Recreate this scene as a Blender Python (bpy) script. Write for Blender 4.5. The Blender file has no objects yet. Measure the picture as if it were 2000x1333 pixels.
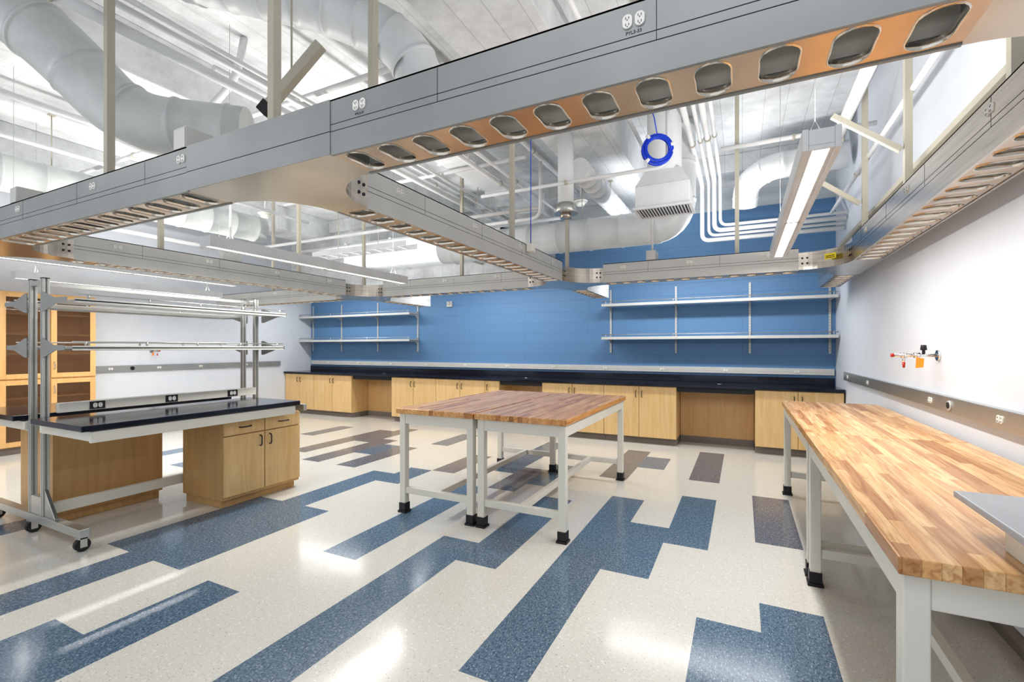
import bpy, math, random
from mathutils import Vector, Matrix
random.seed(7)
scene = bpy.context.scene
COL = scene.collection
try:
    scene.view_settings.view_transform = 'Standard'
    scene.view_settings.look = 'Medium High Contrast'
except Exception:
    pass

# ------------------------------------------------------------------ materials
def _nt(name):
    m = bpy.data.materials.new(name); m.use_nodes = True
    nt = m.node_tree
    b = [n for n in nt.nodes if n.type == 'BSDF_PRINCIPLED'][0]
    return m, nt, b

def pbr(name, col, rough=0.5, metal=0.0, var=0.06, scale=4.0, bump=0.0, bscale=40.0, stretch=(1,1,1), emit=None, spec=None):
    m, nt, b = _nt(name)
    b.inputs['Roughness'].default_value = rough
    b.inputs['Metallic'].default_value = metal
    if spec is not None: b.inputs['Specular IOR Level'].default_value = spec
    tc = nt.nodes.new('ShaderNodeTexCoord'); mp = nt.nodes.new('ShaderNodeMapping')
    mp.inputs['Scale'].default_value = stretch
    nt.links.new(tc.outputs['Object'], mp.inputs['Vector'])
    n = nt.nodes.new('ShaderNodeTexNoise'); n.inputs['Scale'].default_value = scale; n.inputs['Detail'].default_value = 5
    nt.links.new(mp.outputs[0], n.inputs['Vector'])
    r = nt.nodes.new('ShaderNodeValToRGB')
    r.color_ramp.elements[0].position = 0.3; r.color_ramp.elements[1].position = 0.7
    r.color_ramp.elements[0].color = (*[max(0, c*(1-var)) for c in col], 1)
    r.color_ramp.elements[1].color = (*[min(1, c*(1+var)) for c in col], 1)
    nt.links.new(n.outputs['Fac'], r.inputs['Fac']); nt.links.new(r.outputs['Color'], b.inputs['Base Color'])
    if bump > 0:
        n2 = nt.nodes.new('ShaderNodeTexNoise'); n2.inputs['Scale'].default_value = bscale; n2.inputs['Detail'].default_value = 4
        nt.links.new(mp.outputs[0], n2.inputs['Vector'])
        bp = nt.nodes.new('ShaderNodeBump'); bp.inputs['Strength'].default_value = bump; bp.inputs['Distance'].default_value = 0.01
        nt.links.new(n2.outputs['Fac'], bp.inputs['Height']); nt.links.new(bp.outputs[0], b.inputs['Normal'])
    if emit:
        b.inputs['Emission Color'].default_value = (*emit[0], 1); b.inputs['Emission Strength'].default_value = emit[1]
    return m

def board_wall(name, lo, hi, zsplit, rough=0.5):
    """painted board-formed concrete: hi colour above zsplit"""
    m, nt, b = _nt(name)
    b.inputs['Roughness'].default_value = rough
    tc = nt.nodes.new('ShaderNodeTexCoord'); sep = nt.nodes.new('ShaderNodeSeparateXYZ')
    nt.links.new(tc.outputs['Object'], sep.inputs[0])
    gt = nt.nodes.new('ShaderNodeMath'); gt.operation = 'GREATER_THAN'; gt.inputs[1].default_value = zsplit
    nt.links.new(sep.outputs['Z'], gt.inputs[0])
    mx = nt.nodes.new('ShaderNodeMixRGB'); mx.inputs[1].default_value = (*lo, 1); mx.inputs[2].default_value = (*hi, 1)
    nt.links.new(gt.outputs[0], mx.inputs[0])
    cmb = nt.nodes.new('ShaderNodeCombineXYZ'); nt.links.new(sep.outputs['X'], cmb.inputs[0]); nt.links.new(sep.outputs['Z'], cmb.inputs[1])
    bk = nt.nodes.new('ShaderNodeTexBrick'); bk.inputs['Scale'].default_value = 1.0; bk.inputs['Brick Width'].default_value = 2.4; bk.inputs['Row Height'].default_value = 0.19
    bk.inputs['Mortar Size'].default_value = 0.004; bk.inputs['Mortar Smooth'].default_value = 0.4
    bk.inputs['Color1'].default_value = (1, 1, 1, 1); bk.inputs['Color2'].default_value = (0.95, 0.95, 0.95, 1); bk.inputs['Mortar'].default_value = (0.82, 0.82, 0.82, 1)
    nt.links.new(cmb.outputs[0], bk.inputs['Vector'])
    ml = nt.nodes.new('ShaderNodeMixRGB'); ml.blend_type = 'MULTIPLY'; ml.inputs[0].default_value = 1.0
    nt.links.new(mx.outputs[0], ml.inputs[1]); nt.links.new(bk.outputs['Color'], ml.inputs[2])
    nt.links.new(ml.outputs[0], b.inputs['Base Color'])
    n = nt.nodes.new('ShaderNodeTexNoise'); n.inputs['Scale'].default_value = 7; n.inputs['Detail'].default_value = 8
    nt.links.new(tc.outputs['Object'], n.inputs['Vector'])
    add = nt.nodes.new('ShaderNodeMath'); add.operation = 'ADD'
    nt.links.new(bk.outputs['Fac'], add.inputs[0]); nt.links.new(n.outputs['Fac'], add.inputs[1])
    bp = nt.nodes.new('ShaderNodeBump'); bp.inputs['Strength'].default_value = 0.3; bp.inputs['Distance'].default_value = 0.01
    nt.links.new(add.outputs[0], bp.inputs['Height']); nt.links.new(bp.outputs[0], b.inputs['Normal'])
    return m

def concrete(name, col):
    m, nt, b = _nt(name); b.inputs['Roughness'].default_value = 0.6
    tc = nt.nodes.new('ShaderNodeTexCoord')
    mp = nt.nodes.new('ShaderNodeMapping'); mp.inputs['Rotation'].default_value = (0, 0, math.pi/2)
    nt.links.new(tc.outputs['Object'], mp.inputs['Vector'])
    bk = nt.nodes.new('ShaderNodeTexBrick'); bk.inputs['Scale'].default_value = 1.0; bk.inputs['Brick Width'].default_value = 4.0; bk.inputs['Row Height'].default_value = 0.22
    bk.inputs['Mortar Size'].default_value = 0.004; bk.inputs['Color1'].default_value = (1, 1, 1, 1); bk.inputs['Color2'].default_value = (0.93, 0.93, 0.93, 1); bk.inputs['Mortar'].default_value = (0.75, 0.75, 0.75, 1)
    nt.links.new(mp.outputs[0], bk.inputs['Vector'])
    n = nt.nodes.new('ShaderNodeTexNoise'); n.inputs['Scale'].default_value = 1.8; n.inputs['Detail'].default_value = 9; n.inputs['Roughness'].default_value = 0.7
    nt.links.new(tc.outputs['Object'], n.inputs['Vector'])
    r = nt.nodes.new('ShaderNodeValToRGB'); r.color_ramp.elements[0].position = 0.34; r.color_ramp.elements[1].position = 0.60
    r.color_ramp.elements[0].color = (*[c*0.72 for c in col], 1); r.color_ramp.elements[1].color = (*col, 1)
    nt.links.new(n.outputs['Fac'], r.inputs['Fac'])
    ml = nt.nodes.new('ShaderNodeMixRGB'); ml.blend_type = 'MULTIPLY'; ml.inputs[0].default_value = 1.0
    nt.links.new(r.outputs[0], ml.inputs[1]); nt.links.new(bk.outputs['Color'], ml.inputs[2]); nt.links.new(ml.outputs[0], b.inputs['Base Color'])
    bp = nt.nodes.new('ShaderNodeBump'); bp.inputs['Strength'].default_value = 0.8; bp.inputs['Distance'].default_value = 0.03
    nt.links.new(n.outputs['Fac'], bp.inputs['Height']); nt.links.new(bp.outputs[0], b.inputs['Normal'])
    return m

def wood(name, c1, c2, rough=0.38, axis='Z'):
    m, nt, b = _nt(name)
    b.inputs['Roughness'].default_value = rough
    tc = nt.nodes.new('ShaderNodeTexCoord'); mp = nt.nodes.new('ShaderNodeMapping')
    oi = nt.nodes.new('ShaderNodeObjectInfo')
    va = nt.nodes.new('ShaderNodeVectorMath'); va.operation = 'ADD'
    mulr = nt.nodes.new('ShaderNodeMath'); mulr.operation = 'MULTIPLY'; mulr.inputs[1].default_value = 13.0
    nt.links.new(oi.outputs['Random'], mulr.inputs[0])
    nt.links.new(tc.outputs['Object'], va.inputs[0]); nt.links.new(mulr.outputs[0], va.inputs[1])
    mp.inputs['Scale'].default_value = (9, 9, 0.8) if axis == 'Z' else (9, 0.8, 9)
    nt.links.new(va.outputs[0], mp.inputs['Vector'])
    n = nt.nodes.new('ShaderNodeTexNoise'); n.inputs['Scale'].default_value = 2.2; n.inputs['Detail'].default_value = 7; n.inputs['Distortion'].default_value = 0.8
    nt.links.new(mp.outputs[0], n.inputs['Vector'])
    r = nt.nodes.new('ShaderNodeValToRGB'); r.color_ramp.elements[0].position = 0.3; r.color_ramp.elements[1].position = 0.7
    r.color_ramp.elements[0].color = (*c1, 1); r.color_ramp.elements[1].color = (*c2, 1)
    nt.links.new(n.outputs['Fac'], r.inputs['Fac']); nt.links.new(r.outputs['Color'], b.inputs['Base Color'])
    return m

def butcher(name, cA, cB, cC, rough=0.25):
    m, nt, b = _nt(name)
    b.inputs['Roughness'].default_value = rough
    tc = nt.nodes.new('ShaderNodeTexCoord'); sep = nt.nodes.new('ShaderNodeSeparateXYZ')
    oi = nt.nodes.new('ShaderNodeObjectInfo')
    nt.links.new(tc.outputs['Object'], sep.inputs[0])
    W, L = 0.038, 0.85
    def math_(op, a, bb=None):
        q = nt.nodes.new('ShaderNodeMath'); q.operation = op
        for i, s in enumerate((a, bb)):
            if s is None: continue
            if isinstance(s, (int, float)): q.inputs[i].default_value = s
            else: nt.links.new(s, q.inputs[i])
        return q.outputs[0]
    xr = math_('DIVIDE', sep.outputs['X'], W)
    row = math_('FLOOR', xr)
    rr = math_('ADD', row, math_('FLOOR', math_('MULTIPLY', oi.outputs['Random'], 50.0)))
    wn = nt.nodes.new('ShaderNodeTexWhiteNoise'); wn.noise_dimensions = '1D'; nt.links.new(rr, wn.inputs['W'])
    yy = math_('ADD', math_('DIVIDE', sep.outputs['Y'], L), math_('MULTIPLY', wn.outputs['Value'], 7.0))
    cell = math_('FLOOR', yy)
    cmb = nt.nodes.new('ShaderNodeCombineXYZ'); nt.links.new(rr, cmb.inputs[0]); nt.links.new(cell, cmb.inputs[1])
    wn2 = nt.nodes.new('ShaderNodeTexWhiteNoise'); wn2.noise_dimensions = '2D'; nt.links.new(cmb.outputs[0], wn2.inputs['Vector'])
    r = nt.nodes.new('ShaderNodeValToRGB')
    e = r.color_ramp.elements; e[0].position = 0.0; e[0].color = (*cA, 1); e[1].position = 1.0; e[1].color = (*cC, 1)
    k = e.new(0.6); k.color = (*cB, 1)
    nt.links.new(wn2.outputs['Value'], r.inputs['Fac'])
    mp = nt.nodes.new('ShaderNodeMapping'); mp.inputs['Scale'].default_value = (34, 2.0, 34)
    va = nt.nodes.new('ShaderNodeVectorMath'); va.operation = 'ADD'
    nt.links.new(tc.outputs['Object'], va.inputs[0]); nt.links.new(wn2.outputs['Color'], va.inputs[1])
    nt.links.new(va.outputs[0], mp.inputs['Vector'])
    n = nt.nodes.new('ShaderNodeTexNoise'); n.inputs['Scale'].default_value = 1.6; n.inputs['Detail'].default_value = 6; n.inputs['Distortion'].default_value = 0.9
    nt.links.new(mp.outputs[0], n.inputs['Vector'])
    r2 = nt.nodes.new('ShaderNodeValToRGB'); r2.color_ramp.elements[0].position = 0.3; r2.color_ramp.elements[1].position = 0.58
    r2.color_ramp.elements[0].color = (0.58, 0.40, 0.26, 1); r2.color_ramp.elements[1].color = (1, 1, 1, 1)
    nt.links.new(n.outputs['Fac'], r2.inputs['Fac'])
    mx = nt.nodes.new('ShaderNodeMixRGB'); mx.blend_type = 'MULTIPLY'; mx.inputs[0].default_value = 0.85
    nt.links.new(r.outputs['Color'], mx.inputs[1]); nt.links.new(r2.outputs['Color'], mx.inputs[2])
    fx = math_('FRACT', xr); j1 = math_('LESS_THAN', fx, 0.035)
    fy = math_('FRACT', yy); j2 = math_('LESS_THAN', fy, 0.003)
    jj = math_('MAXIMUM', j1, j2)
    mx2 = nt.nodes.new('ShaderNodeMixRGB'); mx2.inputs[2].default_value = (0.22, 0.09, 0.03, 1)
    nt.links.new(math_('MULTIPLY', jj, 0.55), mx2.inputs[0]); nt.links.new(mx.outputs[0], mx2.inputs[1])
    nt.links.new(mx2.outputs[0], b.inputs['Base Color'])
    return m

def vct(name, base, flecks, rough=0.15):
    m, nt, b = _nt(name)
    b.inputs['Roughness'].default_value = rough
    b.inputs['Specular IOR Level'].default_value = 0.5
    tc = nt.nodes.new('ShaderNodeTexCoord')
    prev = None
    for i, (col, sc, th, st) in enumerate(flecks):
        mp = nt.nodes.new('ShaderNodeMapping'); mp.inputs['Scale'].default_value = st; mp.inputs['Location'].default_value = (i*3.1, i*1.7, 0)
        mp.inputs['Rotation'].default_value = (0, 0, i*0.9)
        nt.links.new(tc.outputs['Object'], mp.inputs['Vector'])
        n = nt.nodes.new('ShaderNodeTexNoise'); n.inputs['Scale'].default_value = sc; n.inputs['Detail'].default_value = 1.5
        nt.links.new(mp.outputs[0], n.inputs['Vector'])
        r = nt.nodes.new('ShaderNodeValToRGB'); r.color_ramp.elements[0].position = th; r.color_ramp.elements[1].position = th+0.03
        r.color_ramp.elements[0].color = (0, 0, 0, 1); r.color_ramp.elements[1].color = (1, 1, 1, 1)
        nt.links.new(n.outputs['Fac'], r.inputs['Fac'])
        mx = nt.nodes.new('ShaderNodeMixRGB'); mx.inputs[2].default_value = (*col, 1)
        if prev is None: mx.inputs[1].default_value = (*base, 1)
        else: nt.links.new(prev, mx.inputs[1])
        nt.links.new(r.outputs['Color'], mx.inputs[0]); prev = mx.outputs[0]
    nt.links.new(prev, b.inputs['Base Color'])
    n3 = nt.nodes.new('ShaderNodeTexNoise'); n3.inputs['Scale'].default_value = 3.0
    nt.links.new(tc.outputs['Object'], n3.inputs['Vector'])
    bp = nt.nodes.new('ShaderNodeBump'); bp.inputs['Strength'].default_value = 0.08; bp.inputs['Distance'].default_value = 0.02
    nt.links.new(n3.outputs['Fac'], bp.inputs['Height']); nt.links.new(bp.outputs[0], b.inputs['Normal'])
    return m

M = {}
M['white'] = pbr('white_wall_paint', (0.67, 0.70, 0.75), 0.6, var=0.02, bump=0.08)
M['blue'] = board_wall('blue_painted_concrete', (0.125, 0.26, 0.46), (0.50, 0.55, 0.59), 3.55)
M['ceil'] = concrete('white_painted_concrete', (0.78, 0.80, 0.81))
M['rubber'] = pbr('grey_rubber_base', (0.22, 0.19, 0.17), 0.6)
M['f_white'] = vct('cream_vinyl_tile', (0.68, 0.66, 0.605), [((0.60, 0.57, 0.51), 80, 0.62, (1, 1, 1)), ((0.80, 0.79, 0.75), 60, 0.64, (1, 1, 1)), ((0.10, 0.12, 0.16), 95, 0.685, (1, 1.8, 1))])
M['f_blue'] = vct('blue_vinyl_tile', (0.10, 0.16, 0.225), [((0.16, 0.225, 0.30), 42, 0.50, (1, 3, 1)), ((0.06, 0.10, 0.155), 48, 0.58, (2.5, 1, 1)), ((0.40, 0.46, 0.52), 60, 0.635, (2.4, 1, 1))])
M['f_grey'] = vct('grey_vinyl_tile', (0.145, 0.15, 0.17), [((0.21, 0.21, 0.235), 42, 0.50, (1, 3, 1)), ((0.095, 0.095, 0.115), 48, 0.58, (2.5, 1, 1)), ((0.42, 0.43, 0.46), 60, 0.635, (2.4, 1, 1))])
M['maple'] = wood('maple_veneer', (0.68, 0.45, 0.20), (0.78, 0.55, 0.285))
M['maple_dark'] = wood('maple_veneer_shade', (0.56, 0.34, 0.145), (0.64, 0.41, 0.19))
M['maple_amber'] = wood('maple_amber', (0.66, 0.38, 0.15), (0.74, 0.46, 0.20))
M['butch'] = butcher('butcher_block_maple', (0.72, 0.40, 0.165), (0.86, 0.58, 0.30), (0.50, 0.24, 0.09), 0.25)
M['butch2'] = butcher('butcher_block_amber', (0.66, 0.33, 0.12), (0.80, 0.48, 0.21), (0.46, 0.20, 0.065), 0.25)
M['black'] = pbr('black_epoxy_resin', (0.008, 0.012, 0.026), 0.12, var=0.2)
M['frame'] = pbr('cream_powder_coat', (0.76, 0.74, 0.67), 0.35, var=0.02)
M['alu'] = pbr('satin_aluminium', (0.56, 0.56, 0.54), 0.33, 0.85, var=0.04)
M['greypaint'] = pbr('grey_anodised_cover', (0.32, 0.33, 0.33), 0.40, 0.3, var=0.06)
M['lightgrey'] = pbr('light_grey_cover', (0.58, 0.58, 0.56), 0.42, 0.15, var=0.04)
M['steel'] = pbr('brushed_stainless', (0.58, 0.52, 0.45), 0.24, 1.0, var=0.14, scale=3, stretch=(1, 1, 30))
M['steel_reflect_tint'] = pbr('stainless_reflection_tint', (0.60, 0.47, 0.36), 0.27, 1.0, var=0.25, scale=2.5)  # warm tint puts the reflected wood tables and floor into the steel colour
M['rim'] = pbr('polished_rim', (0.75, 0.70, 0.63), 0.18, 1.0)
M['liner'] = pbr('galvanised_liner', (0.62, 0.60, 0.55), 0.5, 0.0, var=0.1)
M['chrome'] = pbr('chrome', (0.8, 0.8, 0.8), 0.1, 1.0)
M['dark'] = pbr('dark_plastic', (0.015, 0.015, 0.02), 0.4)
M['strut'] = pbr('tan_strut_paint', (0.50, 0.47, 0.39), 0.5, var=0.05)
M['duct'] = pbr('painted_duct', (0.76, 0.78, 0.79), 0.36, 0.0, var=0.05, bump=0.3, bscale=12)
M['ductgrey'] = pbr('primed_grey_duct', (0.60, 0.63, 0.62), 0.33, 0.0, var=0.12, bump=0.35, bscale=12)
M['pipe'] = pbr('white_pipe_paint', (0.76, 0.77, 0.78), 0.4)
M['outlet'] = pbr('white_receptacle', (0.85, 0.84, 0.79), 0.35)
M['lamp'] = pbr('lamp_diffuser', (1, 1, 1), 0.5, emit=((1.0, 0.98, 0.94), 5.0))
M['housing'] = pbr('pendant_housing', (0.70, 0.71, 0.72), 0.35, 0.1)
M['bluecable'] = pbr('blue_cable', (0.01, 0.06, 0.60), 0.35)
M['red'] = pbr('red_plastic', (0.45, 0.03, 0.02), 0.35)
M['orange'] = pbr('orange_tag', (0.95, 0.30, 0.02), 0.4)
M['yellow'] = pbr('yellow_label', (0.9, 0.75, 0.03), 0.5)
M['laminate'] = pbr('grey_laminate', (0.42, 0.43, 0.46), 0.4)
m, nt, b = _nt('cabinet_glass'); b.inputs['Base Color'].default_value = (0.16, 0.09, 0.05, 1); b.inputs['Roughness'].default_value = 0.03
b.inputs['Alpha'].default_value = 0.45
M['glass'] = m

# ------------------------------------------------------------------ mesh builder
def round_path(pts, rad, n=8):
    pts = [Vector(p) for p in pts]
    out = [pts[0]]
    for i in range(1, len(pts)-1):
        a, c, d = pts[i-1], pts[i], pts[i+1]
        r = min(rad, (a-c).length*0.48, (d-c).length*0.48)
        p = c+(a-c).normalized()*r; q = c+(d-c).normalized()*r
        for k in range(n+1):
            t = k/n
            out.append(p*(1-t)**2+c*2*t*(1-t)+q*t*t)
    out.append(pts[-1])
    return out

class MB:
    def __init__(s): s.v = []; s.f = []; s.m = []; s.s = []
    def add(s, vs, fs, m=0, sm=False):
        o = len(s.v); s.v += [tuple(x) for x in vs]
        for f in fs: s.f.append([i+o for i in f]); s.m.append(m); s.s.append(sm)
        return s
    def box(s, x0, x1, y0, y1, z0, z1, m=0):
        vs = [(x, y, z) for z in (z0, z1) for y in (y0, y1) for x in (x0, x1)]
        return s.add(vs, [(0, 2, 3, 1), (4, 5, 7, 6), (0, 1, 5, 4), (2, 6, 7, 3), (0, 4, 6, 2), (1, 3, 7, 5)], m)
    def bar(s, p0, p1, w, h, m=0):
        p0, p1 = Vector(p0), Vector(p1); d = (p1-p0).normalized()
        up = Vector((0, 0, 1)) if abs(d.z) < 0.95 else Vector((0, 1, 0))
        a = d.cross(up).normalized()*w/2; c = a.normalized().cross(d).normalized()*h/2
        vs = [p+i*a+j*c for p in (p0, p1) for i, j in ((-1, -1), (1, -1), (1, 1), (-1, 1))]
        return s.add(vs, [(3, 2, 1, 0), (4, 5, 6, 7), (0, 1, 5, 4), (1, 2, 6, 5), (2, 3, 7, 6), (3, 0, 4, 7)], m)
    def cyl(s, p0, p1, r, m=0, seg=16, r2=None):
        return s.tube([p0, p1], r, m, seg, r_end=r2)
    def tube(s, pts, r, m=0, seg=12, rib=None, r_end=None, caps=True):
        pts = [Vector(p) for p in pts]
        if rib:
            seglen = [0]
            for i in range(1, len(pts)): seglen.append(seglen[-1]+(pts[i]-pts[i-1]).length)
            tot = seglen[-1]
            def at(t):
                for i in range(1, len(pts)):
                    if t <= seglen[i] or i == len(pts)-1:
                        f = (t-seglen[i-1])/max(1e-6, seglen[i]-seglen[i-1]); return pts[i-1].lerp(pts[i], min(1, f))
            ts = [(x, 1.0) for x in seglen]
            t = rib*0.5
            while t < tot:
                for dd, k in ((-0.014, 1.0), (-0.009, 1.045), (0.009, 1.045), (0.014, 1.0)):
                    if 0 < t+dd < tot: ts.append((t+dd, k))
                t += rib
            ts.sort(); rad = [r*k for _, k in ts]; pts = [at(t) for t, _ in ts]
            keep = [0]
            for i in range(1, len(pts)):
                if (pts[i]-pts[keep[-1]]).length > 0.002: keep.append(i)
            pts = [pts[i] for i in keep]; rad = [rad[i] for i in keep]
        else:
            rad = [r+(0 if r_end is None else (r_end-r)*i/(len(pts)-1)) for i in range(len(pts))]
        n = len(pts); vs = []; 
        t0 = (pts[1]-pts[0]).normalized()
        up = Vector((0, 0, 1)) if abs(t0.z) < 0.9 else Vector((1, 0, 0))
        a = t0.cross(up).normalized(); prev = t0
        for i in range(n):
            if i == 0: t = t0
            elif i == n-1: t = (pts[i]-pts[i-1]).normalized()
            else: t = ((pts[i+1]-pts[i]).normalized()+(pts[i]-pts[i-1]).normalized()).normalized()
            q = prev.rotation_difference(t); a = q @ a; a = (a-t*a.dot(t)).normalized(); prev = t
            c = t.cross(a)
            for k in range(seg):
                an = 2*math.pi*k/seg
                vs.append(pts[i]+(a*math.cos(an)+c*math.sin(an))*rad[i])
        fs = []
        for i in range(n-1):
            for k in range(seg):
                k2 = (k+1) % seg
                fs.append((i*seg+k, i*seg+k2, (i+1)*seg+k2, (i+1)*seg+k))
        o = len(s.v)
        s.add(vs, fs, m, True)
        if caps:
            s.f.append([o+k for k in range(seg)][::-1]); s.m.append(m); s.s.append(False)
            s.f.append([o+(n-1)*seg+k for k in range(seg)]); s.m.append(m); s.s.append(False)
        return s
    def prism(s, outline, z0, z1, m=0, mside=None):
        n = len(outline); vs = [(x, y, z0) for x, y in outline]+[(x, y, z1) for x, y in outline]
        o = len(s.v)
        s.add(vs, [tuple(range(n))[::-1], tuple(range(n, 2*n))], m)
        for i in range(n):
            j = (i+1) % n
            s.f.append([o+i, o+j, o+n+j, o+n+i]); s.m.append(m if mside is None else mside); s.s.append(False)
        return s
    def build(s, name, mats, parent=None, bevel=0.0, label=None, loc=None):
        me = bpy.data.meshes.new(name); me.from_pydata(s.v, [], s.f)
        for k in mats: me.materials.append(M[k])
        for i, p in enumerate(me.polygons): p.material_index = s.m[i]; p.use_smooth = s.s[i]
        me.update()
        ob = bpy.data.objects.new(name, me); COL.objects.link(ob)
        if parent is not None: ob.parent = parent
        if loc is not None: ob.location = loc
        if bevel:
            md = ob.modifiers.new('bevel', 'BEVEL'); md.width = bevel; md.segments = 2; md.limit_method = 'ANGLE'
        if label: ob['label'] = label
        return ob

def root(name, label, category, loc=(0, 0, 0), group=None):
    e = bpy.data.objects.new(name, None); e.empty_display_size = 0.1; COL.objects.link(e)
    e.location = loc; e['label'] = label; e['category'] = category
    if group: e['group'] = group
    return e

def tag(ob, label, category, group=None):
    ob['label'] = label; ob['category'] = category
    if group: ob['group'] = group
    return ob

def dup(r, loc, label=None):
    def cp(o, par):
        n = o.copy(); COL.objects.link(n)
        if par is not None: n.parent = par
        for c in list(o.children):
            if c is not n: cp(c, n)
        return n
    n = cp(r, None); n.location = loc
    if label: n['label'] = label
    return n

def struct(ob): ob['kind'] = 'structure'; return ob

# ------------------------------------------------------------------ room
XL, XR, YB, YF, ZC = -9.2, 1.17, 7.85, -0.9, 4.15
T = 0.305
X0, Y0 = 0.39, 2.98
pat = {}
def strip(mat, xi, y0, y1):
    j0 = round((y0-Y0)/T); j1 = round((y1-Y0)/T)
    for j in range(j0, j1): pat[(xi, j)] = mat
B, G = 1, 2
strip(B, 0, 0.3, 2.98); strip(B, 1, 0.3, 2.675)
strip(G, 0, 3.895, 5.115)
strip(B, 4, 1.76, 4.505); strip(B, 3, 2.98, 3.895); strip(B, 2, 3.59, 4.81)
strip(B, 7, 0.0, 2.98); strip(B, 6, 2.675, 4.2)
strip(B, 9, 2.37, 4.2)
strip(B, 12, 1.76, 2.98); strip(B, 13, 0.85, 4.2); strip(B, 14, 1.8, 3.0)
strip(B, 12, 3.895, 4.5)
strip(B, 10, 0.0, 1.76); strip(B, 11, -0.2, 1.15)
strip(G, 2, 5.42, 6.95); strip(G, 5, 5.115, 6.6); strip(B, 4, 5.725, 6.33)
strip(B, 7, 4.505, 5.42); strip(G, 8, 4.2, 5.115); strip(B, 9, 4.81, 6.6)
strip(G, 11, 4.505, 5.42); strip(G, 15, 4.2, 5.42); strip(B, 14, 5.725, 6.64); strip(G, 17, 4.2, 5.7)
strip(G, 18, 5.4, 6.6); strip(G, 19, 4.505, 6.3); strip(B, 21, 3.3, 4.5); strip(B, 22, 5.4, 6.4); strip(B, 16, 4.8, 5.4)
strip(B, 24, 3.3, 4.5); strip(B, 18, 1.2, 2.4)
fm = MB()
nx0 = -3; nx1 = math.ceil((X0-XL)/T)+1
for xi in range(nx0, nx1):
    for j in range(math.floor((YF-Y0)/T), math.ceil((YB-Y0)/T)+1):
        xa, xb = max(XL-0.05, X0-(xi+1)*T), min(XR+0.05, X0-xi*T)
        ya, yb = max(YF, Y0+j*T), min(YB+0.05, Y0+(j+1)*T)
        if xb <= xa or yb <= ya: continue
        fm.add([(xa, ya, 0), (xb, ya, 0), (xb, yb, 0), (xa, yb, 0)], [(0, 1, 2, 3)], pat.get((xi, j), 0))
fm.box(XL-0.05, XR+0.05, YF, YB+0.05, -0.12, -0.01, 0)
struct(fm.build('floor', ['f_white', 'f_blue', 'f_grey']))
struct(MB().box(XL-0.15, XR+0.15, YB, YB+0.15, 0, ZC+0.2).build('wall_back', ['blue']))
struct(MB().box(XL-0.15, XL, YF, YB, 0, ZC+0.2).build('wall_left', ['white']))
struct(MB().box(XR, XR+0.15, YF, YB, 0, ZC+0.2).build('wall_right', ['white']))
cm = MB().box(XL, XR, YF, YB, ZC, ZC+0.15)
BEAMS = ((-1.98, -1.24), (-5.3, -4.55), (-8.6, -7.9))
for xa, xb in BEAMS:
    cm.box(xa, xb, YF, YB, 3.72, ZC)
cm.box(XL, XR, 7.2, YB, 3.9, ZC); cm.box(XL, XR, 0.55, 0.95, 3.85, ZC); cm.box(XL, XR, 4.0, 4.35, 3.92, ZC)
struct(cm.build('ceiling', ['ceil'], bevel=0.01))
struct(MB().box(XL, -3.0, 7.30, YB, 2.72, 3.9).build('trim_1', ['ceil'], bevel=0.01))
struct(MB().box(XR-0.012, XR, YF, YB, 0, 0.1).build('baseboard_right', ['rubber']))
struct(MB().box(XL, XL+0.012, 3.6, YB, 0, 0.1).build('baseboard_left', ['rubber']))
struct(MB().box(XL, XR, YB-0.012, YB, 0, 0.1).build('baseboard_back', ['rubber']))

# ------------------------------------------------------------------ outlet meshes
def outlet(parent, pos, face, black=False, n=2, name='outlet'):
    mb = MB(); px, py, pz = pos
    nrm = {'-y': (0, -1), '+y': (0, 1), '+x': (1, 0), '-x': (-1, 0)}[face]
    tx, ty = -nrm[1], nrm[0]
    def P(a, o, z): return (px+tx*a+nrm[0]*o, py+ty*a+nrm[1]*o, pz+z)
    def qb(a0, a1, o0, o1, z0, z1, m):
        p, q = P(a0, o0, z0), P(a1, o1, z1)
        mb.box(min(p[0], q[0]), max(p[0], q[0]), min(p[1], q[1]), max(p[1], q[1]), p[2], q[2], m)
    if black: qb(-0.05, 0.05, 0, 0.006, -0.03, 0.03, 1)
    o0 = 0.006 if black else 0.0
    for i in range(n):
        c = (i-(n-1)/2)*0.034
        ring = []
        for k in range(24):
            a = 2*math.pi*k/24; ring.append((0.0135*math.cos(a), 0.0135*math.sin(a)+(0.006 if math.sin(a) >= 0 else -0.006)))
        vs = [P(c+u, o0, v) for u, v in ring]+[P(c+u, o0+0.005, v) for u, v in ring]
        mb.add(vs, [tuple(range(24)), tuple(range(24, 48))[::-1]]+[(k, k+24, (k+1) % 24+24, (k+1) % 24) for k in range(24)])
        for z in (0.009, -0.009):
            qb(c-0.005, c-0.0035, o0+0.005, o0+0.0062, z-0.003, z+0.003, 1); qb(c+0.0035, c+0.005, o0+0.005, o0+0.0062, z-0.003, z+0.003, 1)
            qb(c-0.0012, c+0.0012, o0+0.005, o0+0.0062, z-0.007, z-0.0045, 1)
    return mb.build(name, ['outlet', 'dark'], parent)

# ------------------------------------------------------------------ base cabinets
def wire_pull(mb, x, y, z0, z1, axis='y', sign=-1, m=0):
    o = 0.028*sign
    if axis == 'y':
        pts = [(x, y, z0), (x, y+o, z0+0.008), (x, y+o, z1-0.008), (x, y, z1)]
    else:
        pts = [(x, y, z0), (x+o, y, z0+0.008), (x+o, y, z1-0.008), (x, y, z1)]
    mb.tube(round_path(pts, 0.015, 4), 0.0055, m, 8)

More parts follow.
